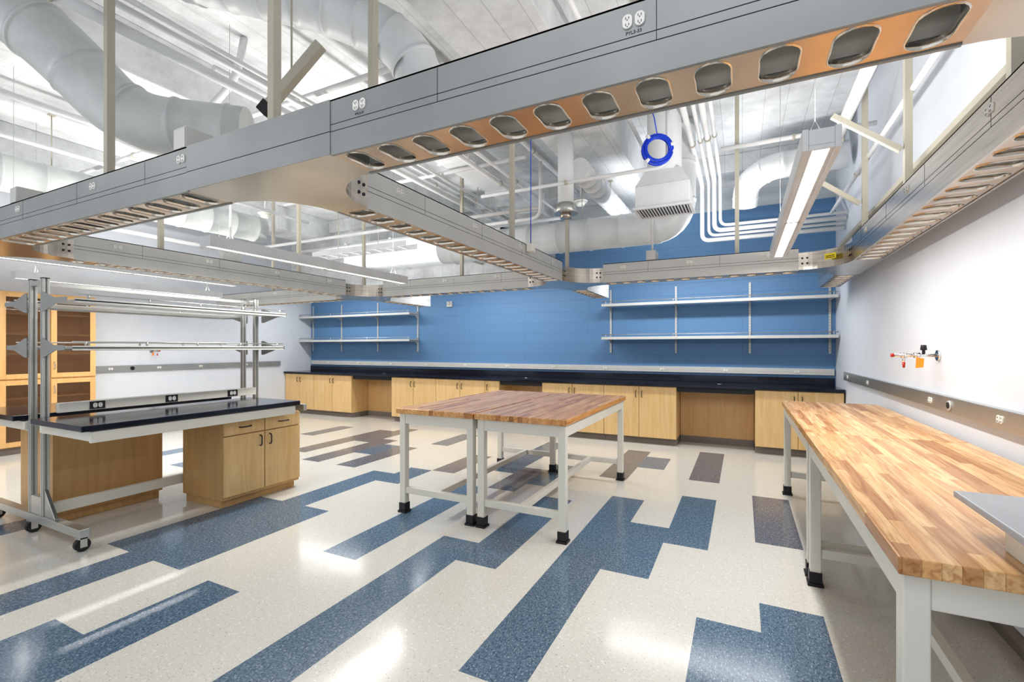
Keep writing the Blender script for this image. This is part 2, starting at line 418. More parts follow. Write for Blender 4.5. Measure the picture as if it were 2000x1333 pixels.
def base_cab(x0, x1, nd=2):
    w = x1-x0; r = root('base_cabinet', 'maple base cabinet with %s under the black worktop' % ('two doors' if nd == 2 else 'one narrow door'), 'cabinet', ((x0+x1)/2, 7.14, 0), 'maple base cabinets under the long worktop')
    mb = MB().box(-w/2+0.001, w/2-0.001, 0.021, 0.60, 0.1, 0.872).box(-w/2+0.001, w/2-0.001, 0.09, 0.60, 0.0, 0.1, 1)
    mb.build('body', ['maple', 'rubber'], r, 0.002)
    dw = w/nd
    for i in range(nd):
        a = -w/2+i*dw
        d = MB().box(a+0.003, a+dw-0.003, 0.0, 0.02, 0.105, 0.865).build('door', ['maple'], r, 0.003)
        hx = a+dw-0.045 if (nd == 2 and i == 0) else a+0.045
        h = MB(); wire_pull(h, hx, 0.0, 0.70, 0.80); h.build('handle', ['dark'], d, label='dark metal wire pull')
for a, b_, n in ((XL+0.01, -8.29, 2), (-8.29, -7.2, 2), (-6.15, -5.1, 2), (-5.1, -4.05, 2), (-4.05, -3.77, 1), (-2.97, -1.93, 2), (-1.93, -0.86, 2), (0.155, XR-0.015, 2)):
    base_cab(a, b_, n)
for a, b_ in ((-7.2, -6.15), (-3.77, -2.97), (-0.86, 0.155)):
    r = root('knee_space_panel', 'maple back panel closing a knee space under the worktop', 'panel', ((a+b_)/2, 7.6, 0), 'knee space panels')
    w = b_-a
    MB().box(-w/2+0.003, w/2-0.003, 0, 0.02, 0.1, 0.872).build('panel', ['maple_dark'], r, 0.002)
    MB().box(-w/2+0.003, w/2-0.003, 0.002, 0.02, 0.0, 0.1).build('base_strip', ['rubber'], r)
    MB().box(-w/2+0.003, w/2-0.003, -0.42, -0.39, 0.80, 0.872).build('apron_rail', ['dark'], r)
r = root('worktop', 'long continuous black epoxy worktop with upstand along the blue wall', 'countertop', (0, 0, 0))
MB().box(XL+0.003, XR-0.014, 7.10, YB-0.003, 0.874, 0.914).build('slab', ['black'], r, 0.004)
MB().box(XL+0.003, XR-0.014, YB-0.023, YB-0.003, 0.914, 1.015).build('backsplash', ['black'], r, 0.003)
for x in (-6.6, -3.4, -0.3): MB().cyl((x, 7.45, 0.914), (x, 7.45, 0.918), 0.035, 0, 20).build('cord_grommet', ['chrome'], r, label='round chrome cord grommet')

# ------------------------------------------------------------------ wall raceways
r = root('wall_raceway', 'grey metal electrical raceway with outlets on the blue wall', 'raceway', (0, 0, 0))
MB().box(XL+0.05, XR-0.02, YB-0.04, YB-0.001, 1.055, 1.145).box(XL+0.05, XR-0.02, YB-0.043, YB-0.04, 1.095, 1.099).build('channel', ['lightgrey'], r, 0.004)
for i in range(11): outlet(r, (-8.6+i*0.93, YB-0.044, 1.10), '-y')
r = root('wall_raceway', 'brushed steel electrical raceway with outlets on the white wall', 'raceway', (0, 0, 0))
MB().box(XR-0.04, XR-0.001, 0.4, 7.05, 1.04, 1.14).build('channel', ['alu'], r, 0.004)
for y in (2.35, 3.1, 4.05, 5.8, 6.8): outlet(r, (XR-0.04, y, 1.09), '-x')
MB().cyl((XR-0.04, 3.72, 1.09), (XR-0.048, 3.72, 1.09), 0.03, 0, 20).cyl((XR-0.048, 3.72, 1.09), (XR-0.052, 3.72, 1.09), 0.02, 1, 20).build('round_socket', ['lightgrey', 'dark'], r)
r = root('wall_raceway', 'grey electrical raceway with outlets beside the tall glazed cupboards', 'raceway', (0, 0, 0))
MB().box(XL+0.001, XL+0.04, 3.6, 7.0, 1.05, 1.15).build('channel', ['greypaint'], r, 0.004)
for y in (3.9, 4.6, 5.3, 6.2): outlet(r, (XL+0.04, y, 1.10), '+x')
MB().cyl((XL+0.04, 4.2, 1.1), (XL+0.05, 4.2, 1.1), 0.03, 0, 20).build('round_socket', ['dark'], r)

# ------------------------------------------------------------------ wall shelving
def wall_shelves(xs, lab):
    x0, x1 = xs[0]-0.07, xs[-1]+0.05
    x1 = min(x1, XR-0.01); x0 = max(x0, XL+0.01)
    r = root('wall_shelving', lab, 'shelf', ((x0+x1)/2, YB, 0), 'wall shelving on the blue wall'); cx = (x0+x1)/2
    for x in xs:
        mb = MB().box(x-cx-0.014, x-cx+0.014, -0.018, -0.001, 1.36, 2.42)
        z = 1.39
        while z < 2.40:
            mb.box(x-cx-0.005, x-cx+0.005, -0.0185, -0.0179, z, z+0.015, 1); z += 0.04
        mb.build('standard', ['lightgrey', 'greypaint'], r)
    for zs in (1.60, 2.14):
        s = MB().box(x0-cx, x1-cx, -0.35, -0.03, zs-0.006, zs+0.006).box(x0-cx, x1-cx, -0.355, -0.335, zs-0.025, zs+0.018)
        so = s.build('shelf', ['lightgrey'], r, 0.003)
        g = MB().tube([(x0-cx, -0.34, zs+0.055), (x1-cx, -0.34, zs+0.055)], 0.006, 0, 8)
        for x in xs: g.cyl((x-cx, -0.34, zs), (x-cx, -0.34, zs+0.07), 0.006, 0, 8)
        g.build('guard_rail', ['alu'], so)
        for x in xs:
            bk = MB()
            th = 0.004; a = x-cx
            o = [(-0.02, zs+0.06), (-0.02, zs-0.09), (-0.10, zs-0.035), (-0.345, zs-0.03), (-0.345, zs+0.02), (-0.10, zs+0.025)]
            vs = [(a-th, y, z) for y, z in o]+[(a+th, y, z) for y, z in o]
            bk.add(vs, [(0, 1, 2, 3, 4, 5), (11, 10, 9, 8, 7, 6)]+[(i, i+6, (i+1) % 6+6, (i+1) % 6) for i in range(6)])
            bk.build('bracket', ['lightgrey'], so)
wall_shelves([-2.0, -0.95, 0.10, 1.10], 'two-tier grey metal wall shelving on slotted standards, four uprights')
wall_shelves([-9.12, -8.2, -7.13, -6.05], 'two-tier grey metal wall shelving near the corner of the blue wall')

# ------------------------------------------------------------------ tables
def make_table(loc, lab, mat):
    W, L, H = 0.775, 1.94, 0.914
    r = root('butcher_block_table', lab, 'table', loc, 'butcher block work tables')
    MB().box(-W/2, W/2, -L/2, L/2, H-0.045, H).build('tabletop', [mat], r, 0.004)
    f = MB(); a, c = W/2-0.015, L/2-0.03; z0, z1 = H-0.135, H-0.047
    ai, ci = a-0.004, c-0.004
    lg = 0.058
    f.box(-a+lg, a-lg, -ci, -ci+0.03, z0, z1).box(-a+lg, a-lg, ci-0.03, ci, z0, z1).box(-ai, -ai+0.03, -c+lg, c-lg, z0, z1).box(ai-0.03, ai, -c+lg, c-lg, z0, z1)
    f.build('apron_frame', ['frame'], r, 0.003)
    for sx in (-1, 1):
        for sy in (-1, 1):
            x, y = sx*(a-lg/2), sy*(c-lg/2)
            l = MB().box(x-lg/2, x+lg/2, y-lg/2, y+lg/2, 0.07, z1-0.001).build('leg', ['frame'], r, 0.004)
            MB().box(x-lg/2-0.005, x+lg/2+0.005, y-lg/2-0.005, y+lg/2+0.005, 0.018, 0.085).box(x-0.042, x+0.042, y-0.042, y+0.042, 0, 0.018).build('foot', ['dark'], l, 0.003, label='black levelling foot boot')
    s = MB()
    for sy in (-1, 1):
        y = sy*(c-lg/2); s.box(-a+lg, a-lg, y-0.02, y+0.02, 0.17, 0.225)
    s.box(-0.022, 0.022, -c+0.05, c-0.05, 0.172, 0.223)
    s.build('stretcher', ['frame'], r, 0.003)
    return r
t1 = make_table((-1.535, 4.18, 0), 'butcher block table with cream steel legs beside its twin', 'butch2')
dup(t1, (-2.325, 4.18, 0))
t2 = make_table((0.74, 4.405, 0), 'butcher block table with cream legs by white wall near worktop', 'butch')
dup(t2, (0.74, 2.455, 0), 'butcher block table by white wall holding a grey riser shelf')
r = root('riser_shelf', 'grey laminate riser shelf standing on a butcher block table', 'shelf', (0.83, 1.40, 0.914))
MB().box(-0.27, 0.27, -0.42, 0.42, 0.085, 0.105).build('shelf_board', ['laminate'], r, 0.004)
for sx in (-1, 1):
    MB().box(sx*0.2-0.02, sx*0.2+0.02, 0.10, 0.25, 0.0, 0.085).build('support', ['frame'], r, 0.003)

# ------------------------------------------------------------------ island bench on aluminium posts
r = root('lab_bench', 'double-sided mobile lab bench with black tops, aluminium posts, overhead shelves', 'workbench', (-4.88, 2.48, 0))
YN, YFa = -0.86, 0.86
def extr(mb, x, y, z0, z1, wx=0.040, wy=0.042):
    mb.box(x-wx/2+0.006, x+wx/2-0.006, y-wy/2+0.006, y+wy/2-0.006, z0, z1, 1)
    for sx in (-1, 1):
        for sy in (-1, 1):
            cx, cy = x+sx*(wx/2-0.0075), y+sy*(wy/2-0.0075)
            mb.box(cx-0.0075, cx+0.0075, cy-0.0075, cy+0.0075, z0, z1)
for y in (YN, YFa):
    for x in (-0.105, 0.105):
        mb = MB(); extr(mb, x, y, 0.16, 1.97)
        p = mb.build('upright_post', ['alu', 'greypaint'], r, 0.0015)
        MB().box(x-0.021, x+0.021, y-0.022, y+0.022, 1.97, 1.976).build('cap', ['dark'], p)
for y in (YN, YFa):
    xe = 0.72 if y < 0 else 0.22
    f = MB().box(-0.82, xe, y-0.03, y+0.03, 0.10, 0.16).box(-0.08, 0.08, y-0.02, y+0.02, 0.16, 0.30)
    if y < 0:
        f.add([(0.128, y-0.012, 0.16), (0.30, y-0.012, 0.16), (0.128, y-0.012, 0.36), (0.128, y+0.012, 0.16), (0.30, y+0.012, 0.16), (0.128, y+0.012, 0.36)], [(0, 1, 2), (5, 4, 3), (0, 3, 4, 1), (1, 4, 5, 2), (2, 5, 3, 0)])
    f.box(0.13, 0.88, y-0.02, y+0.02, 0.80, 0.865).box(-0.98, -0.13, y-0.02, y+0.02, 0.80, 0.865)
    ft = f.build('base_leg', ['alu'], r, 0.003)
    for x in (-0.78, -0.1, xe-0.04):
        c = MB().cyl((x-0.02, y, 0.045), (x+0.02, y, 0.045), 0.045, 1, 20).box(x-0.03, x-0.022, y-0.02, y+0.02, 0.03, 0.1, 0).box(x+0.022, x+0.03, y-0.02, y+0.02, 0.03, 0.1, 0).box(x-0.03, x+0.03, y-0.03, y+0.03, 0.09, 0.1, 0)
        c.build('caster', ['alu', 'dark'], ft)
MB().box(0.88, 0.91, -0.90, 0.72, 0.79, 0.868).box(0.13, 0.88, -0.90, -0.885, 0.80, 0.866).box(0.13, 0.16, -0.885, 0.72, 0.79, 0.868).build('top_frame', ['frame'], r, 0.003)
MB().box(-1.01, -0.98, -0.90, 0.72, 0.79, 0.868).box(-0.98, -0.13, -0.90, -0.885, 0.80, 0.866).box(-0.16, -0.13, -0.885, 0.72, 0.79, 0.868).build('top_frame', ['frame'], r, 0.003)
MB().box(0.07, 0.12, YN+0.04, YFa-0.04, 0.16, 0.24).build('lower_rail', ['frame'], r, 0.003)
MB().box(0.155, 0.93, -0.96, 0.76, 0.874, 0.914).build('bench_top', ['black'], r, 0.005, label='black epoxy bench top')
MB().box(-1.03, -0.155, -0.96, 0.76, 0.874, 0.914).build('bench_top', ['black'], r, 0.005, label='black epoxy bench top')
rcw = MB().box(0.14, 0.185, YN+0.05, YFa-0.05, 0.94, 1.015).build('power_raceway', ['frame'], r, 0.003)
for y in (-0.57, -0.02, 0.55): outlet(rcw, (0.185, y, 0.978), '+x', black=True)
for z, dep in ((1.44, 0.34), (1.79, 0.38)):
    for sg in (1, -1):
        a, b_ = sorted((sg*0.15, sg*(0.15+dep)))
        sh = MB().box(a, b_, YN+0.02, YFa+0.05, z-0.006, z+0.006).box(*(sorted((sg*(0.15+dep-0.012), sg*(0.15+dep)))), YN+0.02, YFa+0.05, z-0.020, z+0.016).build('bench_shelf', ['lightgrey'], r, 0.002)
        g = MB().tube([(sg*(0.14+dep), YN+0.02, z+0.045), (sg*(0.14+dep), YFa+0.05, z+0.045)], 0.005, 0, 8)
        for k in range(5):
            y = YN+0.1+k*0.40; g.cyl((sg*(0.14+dep), y, z+0.01), (sg*(0.14+dep), y, z+0.048), 0.008, 0, 8)
        g.build('guard_rail', ['alu'], sh)
        for y in (YN-0.028, YFa+0.06):
            o = [(0.12, z+0.075), (0.12, z-0.075), (0.16, z-0.075), (0.15+dep*0.6, z-0.02), (0.15+dep, z-0.015), (0.15+dep, z+0.02), (0.15+dep*0.5, z+0.022), (0.16, z+0.075)]
            vs = [(sg*x, y-0.003, zz) for x, zz in o]+[(sg*x, y+0.003, zz) for x, zz in o]
            n = len(o)
            MB().add(vs, [tuple(range(n)), tuple(range(n, 2*n))[::-1]]+[(i, i+n, (i+1) % n+n, (i+1) % n) for i in range(n)]).build('shelf_bracket', ['greypaint'], sh)
MB().box(-0.085, 0.085, YN-0.02, YN+0.02, 1.92, 1.96).box(-0.015, 0.015, YN+0.02, YFa-0.02, 1.925, 1.955).box(-0.085, 0.085, YFa-0.02, YFa+0.02, 1.92, 1.96).build('top_rail', ['alu'], r, 0.002)

# pedestal cabinets
r = root('pedestal_cabinet', 'maple pedestal cabinet with two drawers over two doors', 'cabinet', (-4.44, 2.98, 0))
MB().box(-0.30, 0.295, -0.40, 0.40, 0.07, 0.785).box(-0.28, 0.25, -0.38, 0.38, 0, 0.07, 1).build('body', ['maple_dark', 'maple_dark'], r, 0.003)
for i in (0, 1):
    y0 = -0.40+i*0.40
    d = MB().box(0.297, 0.317, y0+0.004, y0+0.396, 0.65, 0.78).build('drawer', ['maple'], r, 0.003)
    h = MB(); yc = y0+0.2
    h.tube(round_path([(0.317, yc-0.055, 0.715), (0.343, yc-0.05, 0.715), (0.343, yc+0.05, 0.715), (0.317, yc+0.055, 0.715)], 0.012, 4), 0.0055, 0, 8); h.build('handle', ['dark'], d)
    d = MB().box(0.297, 0.317, y0+0.004, y0+0.396, 0.10, 0.642).build('door', ['maple'], r, 0.003)
    h = MB(); wire_pull(h, 0.317, (-0.05 if i == 0 else 0.05), 0.51, 0.61, 'x', 1); h.build('handle', ['dark'], d)
r = root('pedestal_cabinet', 'maple pedestal cabinet facing away, plain back showing under the bench', 'cabinet', (-5.32, 2.15, 0))
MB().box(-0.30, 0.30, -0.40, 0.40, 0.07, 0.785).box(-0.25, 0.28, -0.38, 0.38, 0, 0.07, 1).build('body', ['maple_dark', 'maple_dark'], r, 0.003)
for i in (0, 1):
    y0 = -0.40+i*0.40
    MB().box(-0.32, -0.302, y0+0.004, y0+0.396, 0.10, 0.78).build('door', ['maple'], r, 0.003)

# ------------------------------------------------------------------ tall glazed cupboards
def tall(yc):
    r = root('glazed_cupboard', 'tall maple cupboard with framed glass doors standing against the white wall', 'cabinet', (XL+0.005, yc, 0), 'tall glazed cupboards')
    w = 1.03; D = 0.42; H = 2.2
    b = MB().box(0, 0.018, -w/2, w/2, 0.1, H).box(0.018, D, -w/2, -w/2+0.02, 0.1, H).box(0.018, D, w/2-0.02, w/2, 0.1, H).box(0.018, D, -w/2+0.02, w/2-0.02, H-0.02, H).box(0.018, D, -w/2+0.02, w/2-0.02, 0.1, 0.12)
    b.box(0.018, D, -w/2+0.02, w/2-0.02, 1.0, 1.03).box(0.02, D-0.05, -w/2, w/2, 0, 0.1, 1)
    b.build('body', ['maple_amber', 'rubber'], r, 0.002)
    for z in (0.45, 0.74, 1.35, 1.62, 1.9):
        MB().box(0.02, D-0.04, -w/2+0.022, w/2-0.022, z, z+0.02).build('shelf', ['maple_amber'], r)
    for i in (0, 1):
        a = -w/2+i*w/2
        for z0, z1 in ((0.11, 1.0), (1.02, 2.19)):
            y0, y1 = a+0.004, a+w/2-0.004; s = 0.065
            d = MB().box(D, D+0.02, y0, y0+s, z0, z1).box(D, D+0.02, y1-s, y1, z0, z1).box(D, D+0.02, y0+s, y1-s, z0, z0+s).box(D, D+0.02, y0+s, y1-s, z1-s, z1).build('door', ['maple_amber'], r, 0.002)
            MB().box(D+0.008, D+0.012, y0+s, y1-s, z0+s, z1-s).build('glass_pane', ['glass'], d)
            hy = (y1-0.035) if i == 0 else (y0+0.035)
            zz = z1-0.2 if z0 < 0.5 else z0+0.12
            h = MB(); wire_pull(h, D+0.02, hy, zz, zz+0.1, 'x', 1); h.build('handle', ['alu'], d)
    return r
tc1 = tall(3.03)
dup(tc1, (XL+0.005, 1.98, 0)); dup(tc1, (XL+0.005, 0.93, 0))

# ------------------------------------------------------------------ overhead service carrier
ZB, ZT, WH = 2.19, 2.40, 0.11
rc = root('overhead_service_carrier', 'suspended stainless steel service carrier grid with slotted underside and outlets', 'service carrier', (0, 0, 0))
def inside(u, v, r=0.049, L=0.090):
    if abs(v) <= L-r: return abs(u) < r
    return u*u+(abs(v)-(L-r))**2 < r*r
ND = 7
PIT = 0.16
def cell_pts(hu, hv):
    per = []
    for (a, b_) in (((hu, -hv), (hu, hv)), ((hu, hv), (-hu, hv)), ((-hu, hv), (-hu, -hv)), ((-hu, -hv), (hu, -hv))):
        for k in range(ND):
            t = k/ND; per.append((a[0]+(b_[0]-a[0])*t, a[1]+(b_[1]-a[1])*t))
    hol = []
    for (x, y) in per:
        lo, hi = 0, 1
        for _ in range(22):
            md = (lo+hi)/2
            if inside(x*md, y*md): lo = md
            else: hi = md
        hol.append((x*lo, y*lo))
    return per, hol
def carrier_beam(axis, a0, a1, c, outs=(), mat_cover='greypaint'):
    L = a1-a0; n = max(1, int(L/PIT+0.5)); pit = L/n
    def P(u, v, z): return (u, c+v, z) if axis == 'x' else (c-v, u, z)
    per, hol = cell_pts(pit/2, WH-0.013)
    N = len(per)
    pb = MB()
    for i in range(n):
        cu = a0+(i+0.5)*pit
        def off(x, y, e):
            l = math.hypot(x, y); return (x*(l+e)/l, y*(l+e)/l)
        h1 = [off(x, y, 0.0) for x, y in hol]; h2 = [off(x, y, -0.003) for x, y in hol]; h3 = [off(x, y, -0.006) for x, y in hol]
        vs = [P(cu+x, y, ZB) for x, y in per]+[P(cu+x, y, ZB) for x, y in h1]+[P(cu+x, y, ZB-0.004) for x, y in h2]+[P(cu+x, y, ZB-0.001) for x, y in h3]+[P(cu+x, y, ZB+0.016) for x, y in h3]
        fs0 = []; fs1 = []
        for k in range(N):
            k2 = (k+1) % N
            fs0.append((k, k2, N+k2, N+k)[::-1])
            for q in (1, 2, 3): fs1.append((q*N+k, q*N+k2, (q+1)*N+k2, (q+1)*N+k)[::-1])
        o = len(pb.v); pb.v += [tuple(v) for v in vs]
        for f in fs0: pb.f.append([j+o for j in f]); pb.m.append(0); pb.s.append(False)
        for f in fs1: pb.f.append([j+o for j in f]); pb.m.append(1); pb.s.append(True)
    def bx(mb, u0, u1, v0, v1, z0, z1, m=0):
        p, q = P(u0, v0, z0), P(u1, v1, z1)
        mb.box(min(p[0], q[0]), max(p[0], q[0]), min(p[1], q[1]), max(p[1], q[1]), z0, z1, m)
    body = MB()
    for sg in (-1, 1):
        v = sg*WH
        def side(o0, o1, z0, z1, m):
            lo, hi = sorted((v-sg*o0, v-sg*o1)); bx(body, a0, a1, lo, hi, z0, z1, m)
        side(0, 0.012, ZB-0.004, ZB+0.085, 0); side(0.002, 0.012, ZB+0.085, ZB+0.088, 1); side(0, 0.012, ZB+0.088, ZB+0.112, 0)
        side(0.002, 0.012, ZB+0.112, ZB+0.115, 1); side(0, 0.012, ZB+0.115, ZT, 0); side(0.0, 0.022, ZT-0.006, ZT, 0)
        side(0.0125, 0.014, ZB+0.03, ZT-0.008, 2)
    u = a0+0.5
    while u < a1-0.2:
        for sg in (-1, 1):
            lo, hi = sorted((sg*WH, sg*(WH+0.0006))); bx(body, u, u+0.002, lo, hi, ZB+0.088, ZT, 1)
        u += 0.72
    for uu in (a0, a1-0.004): bx(body, uu, uu+0.004, -WH+0.012, WH-0.012, ZB+0.002, ZT-0.01, 0)
    b = body.build('carrier_beam', [mat_cover, 'dark', 'liner'], rc)
    pb.build('slotted_panel', ['steel_reflect_tint', 'rim'], b, label='stainless panel with a row of oblong slots')
    for v, z, rr_ in ((-0.045, ZB+0.15, 0.012), (0.055, ZB+0.13, 0.02)):
        MB().tube([P(a0+0.01, v, z), P(a1-0.01, v, z)], rr_, 0, 10).build('inner_conduit', ['frame'], b)
    for (u, sg) in outs:
        p = P(u, sg*(WH), ZB+0.158)
        face = ('+y' if sg > 0 else '-y') if axis == 'x' else ('-x' if sg > 0 else '+x')
        outlet(b, p, face)
    return b
def joint(cx, cy, arms, R=0.36):
    w = WH; out = []
    for q in range(4):
        a, b_ = arms[q], arms[(q+1) % 4]
        if a and b_:
            pts = [(w+R, w)]+[(w+R+R*math.cos(math.radians(t)), w+R+R*math.sin(math.radians(t))) for t in range(-96, -180, -6)]+[(w, w+R)]
        elif a: pts = [(w+R, w), (w, w)]
        elif b_: pts = [(w, w), (w, w+R)]
        else: pts = [(w, w)]
        an = q*math.pi/2
        for x, y in pts: out.append((cx+x*math.cos(an)-y*math.sin(an), cy+x*math.sin(an)+y*math.cos(an)))
    cl = [out[0]]
    for p in out[1:]:
        if (p[0]-cl[-1][0])**2+(p[1]-cl[-1][1])**2 > 1e-8: cl.append(p)
    mb = MB().prism(cl, ZB, ZB+0.165, 0, 1)
    for q in range(4):
        if arms[q]:
            an = q*math.pi/2
            for sg in (-1, 1):
                if not arms[(q+sg) % 4]: continue
                for dx in (0.03, 0.07):
                    for z in (0.06, 0.11):
                        x, y = w+R-dx, sg*(w+dx*dx/(2*R))
                        x2, y2 = x, sg*(w+0.004+dx*dx/(2*R))
                        f = lambda x, y: (cx+x*math.cos(an)-y*math.sin(an), cy+x*math.sin(an)+y*math.cos(an), ZB+z)
                        mb.cyl(f(x, y), f(x2, y2), 0.009, 2, 10)
    mb.build('junction_plate', ['steel', 'steel', 'dark'], rc, label='polished stainless junction with curved fillets')
R = 0.36; E = WH+R
xm, xr, xl = -1.90, 0.955, -5.15; yf, yb = 1.42, 5.36
joint(xl, yf, (1, 1, 1, 0)); joint(xm, yf, (1, 1, 1, 0)); joint(xr, yf, (0, 1, 1, 0))
joint(xl, yb, (1, 1, 1, 1)); joint(xm, yb, (1, 1, 1, 1)); joint(xr, yb, (0, 1, 1, 1))
fb = carrier_beam('x', xm+E, xr-E, yf, [(-0.27, -1), (-1.28, -1)])
carrier_beam('x', xl+E, xm-E, yf, [(-2.42, -1), (-3.27, -1), (-4.25, -1)])
carrier_beam('x', -8.6, xl-E, yf, [(-6.2, -1)])
LG = 'lightgrey'
carrier_beam('y', yf+E, yb-E, xm, [(2.15, -1), (3.0, -1), (3.8, -1), (4.6, -1)], LG)
carrier_beam('y', yf+E, yb-E, xl, [(2.2, -1), (3.0, -1), (3.8, -1), (4.6, -1)], LG)
carrier_beam('y', yf+E, yb-E, xr, [(2.4, 1), (3.4, 1), (4.4, 1)], 'steel')
carrier_beam('x', xm+E, xr-E, yb, [(-1.2, -1), (-0.5, -1), (0.25, -1)], LG)
carrier_beam('x', xl+E, xm-E, yb, [(-4.4, -1), (-3.6, -1), (-2.8, -1)], LG)
carrier_beam('x', -8.6, xl-E, yb, [(-6.0, -1), (-7.0, -1)], LG)
for x in (xm, xl): carrier_beam('y', yb+E, 6.9, x, [(6.4, -1)], LG)
carrier_beam('y', yb+E, 6.9, xr, [], 'steel')
for cx in (xm, xl):
    MB().box(cx-E, cx+E, yf-WH-0.004, yf-WH-0.0005, ZB+0.088, ZT).box(cx-E, cx+E, yf-WH-0.003, yf-WH-0.0005, ZB-0.002, ZB+0.085).box(cx-E, cx+E, yf-WH-0.0005, yf-WH+0.008, ZB+0.166, ZT).box(cx-E, cx+E, yf-WH-0.002, yf-WH-0.0005, ZB+0.085, ZB+0.088, 1).build('front_cover', ['greypaint', 'dark'], rc)
def text(s, size, loc, rot, mat, parent, name):
    cu = bpy.data.curves.new(name, 'FONT'); cu.body = s; cu.size = size; cu.align_x = 'CENTER'; cu.extrude = 0.0004
    t = bpy.data.objects.new(name, cu); COL.objects.link(t)
    dg = bpy.context.evaluated_depsgraph_get(); me = bpy.data.meshes.new_from_object(t.evaluated_get(dg))
    bpy.data.objects.remove(t); me.materials.clear(); me.materials.append(M[mat])
    o = bpy.data.objects.new(name, me); COL.objects.link(o); o.location = loc; o.rotation_euler = rot; o.parent = parent
    return o
text('PYL3-33', 0.013, (-0.27, yf-WH-0.0006, ZB+0.122), (math.radians(90), 0, 0), 'dark', fb, 'circuit_label')
text('PYL3-31', 0.013, (-1.28, yf-WH-0.0006, ZB+0.122), (math.radians(90), 0, 0), 'dark', fb, 'circuit_label')
yl = MB().box(-0.05, 0.05, -0.002, 0.0, -0.025, 0.025, 0).box(-0.04, 0.04, -0.003, -0.002, -0.015, -0.009, 1).box(-0.04, 0.04, -0.003, -0.002, 0.0, 0.006, 1).build('warning_sticker', ['yellow', 'dark'], rc, label='yellow warning sticker')
yl.location = (0.72, 5.105, ZB+0.09); yl.rotation_euler = (0, 0, math.radians(-40))

# ------------------------------------------------------------------ support struts
def zc(x): return 3.719 if any(a-0.07 < x < b+0.07 for a, b in BEAMS) else ZC-0.001
def strut(x, y, z0=2.355, z1=ZC-0.001):
    r = root('support_strut', 'tan slotted steel strut holding up the service carrier', 'strut', (x, y, z0), 'tan ceiling struts above the service carrier')
    h = z1-z0
    MB().box(-0.02, 0.02, -0.02, -0.016, 0.008, h-0.008).box(-0.02, -0.016, -0.016, 0.02, 0.008, h-0.008).box(0.016, 0.02, -0.016, 0.02, 0.008, h-0.008).build('channel', ['strut'], r)
    MB().box(-0.05, 0.05, -0.05, 0.05, 0, 0.008).build('base_plate', ['strut'], r)
    MB().box(-0.05, 0.05, -0.05, 0.05, h-0.008, h).build('ceiling_plate', ['strut'], r)
for x, y in ((xm, yf), (xl, yf), (xm, yb), (xl, yb), (xr, 5.0)): strut(x, y, 2.356, zc(x))
for x, y in ((-3.35, yf), (xm, 2.05), (xm, 3.85), (xl, 2.6), (xl, 4.2), (xr, 2.5), (xr, 3.82), (-0.05, yb), (-3.4, yb), (-7.2, yb)): strut(x, y, 2.401, zc(x))
def brace(p0, p1):
    d = (Vector(p1)-Vector(p0)); c = Vector(p0)
    r = MB().bar((0, 0, 0), d, 0.035, 0.035).build('diagonal_brace', ['strut'], bevel=0.002, loc=c)
    tag(r, 'tan diagonal brace bolted to a support strut', 'brace', 'diagonal braces')
brace((xr-0.035, 3.82, 2.72), (0.55, 3.82, 3.02)); brace((xr-0.035, 5.0, 2.70), (0.60, 5.0, 2.96))
r = root('bracket_arm', 'tan steel bracket arm with dark end fitting under the ceiling', 'bracket', (-2.66, 1.96, 2.97), None)
MB().bar((0, 0, 0), (0.33, 0.10, 0.34), 0.055, 0.06).build('arm', ['strut'], r, 0.003)
MB().bar((-0.05, -0.015, -0.052), (0.0, 0, 0), 0.065, 0.08).build('end_fitting', ['dark'], r, 0.003)
MB().cyl((0.14, 0.042, 0.17), (0.14, 0.042, ZC-2.971), 0.006, 0, 8).build('hanger_rod', ['strut'], r)
r = tag(MB().box(-0.02, 0.02, 0, 5.8, -0.02, 0.02).build('strut_rail', ['strut'], bevel=0.002, loc=(1.05, 0.9, 2.66)), 'long tan horizontal strut rail along the white wall', 'rail')

# ------------------------------------------------------------------ pendants
def pendant(x, y0, y1, lab):
    L = y1-y0; r = root('linear_pendant_light', lab, 'lamp', (x, (y0+y1)/2, 2.25), 'linear pendant lights')
    h = MB().box(-0.068, -0.045, -L/2, L/2, 0, 0.09).box(0.045, 0.068, -L/2, L/2, 0, 0.09).box(-0.045, 0.045, -L/2, L/2, 0.02, 0.085).box(-0.045, 0.045, -L/2, -L/2+0.01, 0, 0.02).box(-0.045, 0.045, L/2-0.01, L/2, 0, 0.02).box(-0.045, 0.045, -0.012, 0.012, 0.004, 0.02)
    h.box(-0.045, -0.030, -L/2+0.01, L/2-0.01, 0.004, 0.02).box(0.030, 0.045, -L/2+0.01, L/2-0.01, 0.004, 0.02)
    h.build('housing', ['housing'], r, 0.002)
    for s in (-1, 1):
        a, b_ = sorted((s*0.014, s*(L/2-0.012)))
        MB().box(-0.029, 0.029, a, b_, 0.008, 0.019).build('diffuser', ['lamp'], r)
        yy = s*(L/2-0.2)
        MB().cyl((0, yy, 0.20), (0, yy, ZC-2.251), 0.002, 0, 6).cyl((-0.05, yy, 0.085), (0, yy, 0.205), 0.0015, 0, 6).cyl((0.05, yy, 0.085), (0, yy, 0.205), 0.0015, 0, 6).build('suspension_cable', ['alu'], r)
    for k, (pw, up) in enumerate(((36, False), (34, True))):
        ld = bpy.data.lights.new('pendant_light', 'AREA'); ld.shape = 'RECTANGLE'; ld.size = 0.10; ld.size_y = L*0.95; ld.energy = pw; ld.color = (1.0, 0.98, 0.95)
        lo = bpy.data.objects.new('pendant_glow', ld); COL.objects.link(lo); lo.parent = r
        lo.location = (0, 0, 0.10 if up else -0.006)
        if up: lo.rotation_euler = (math.pi, 0, 0)
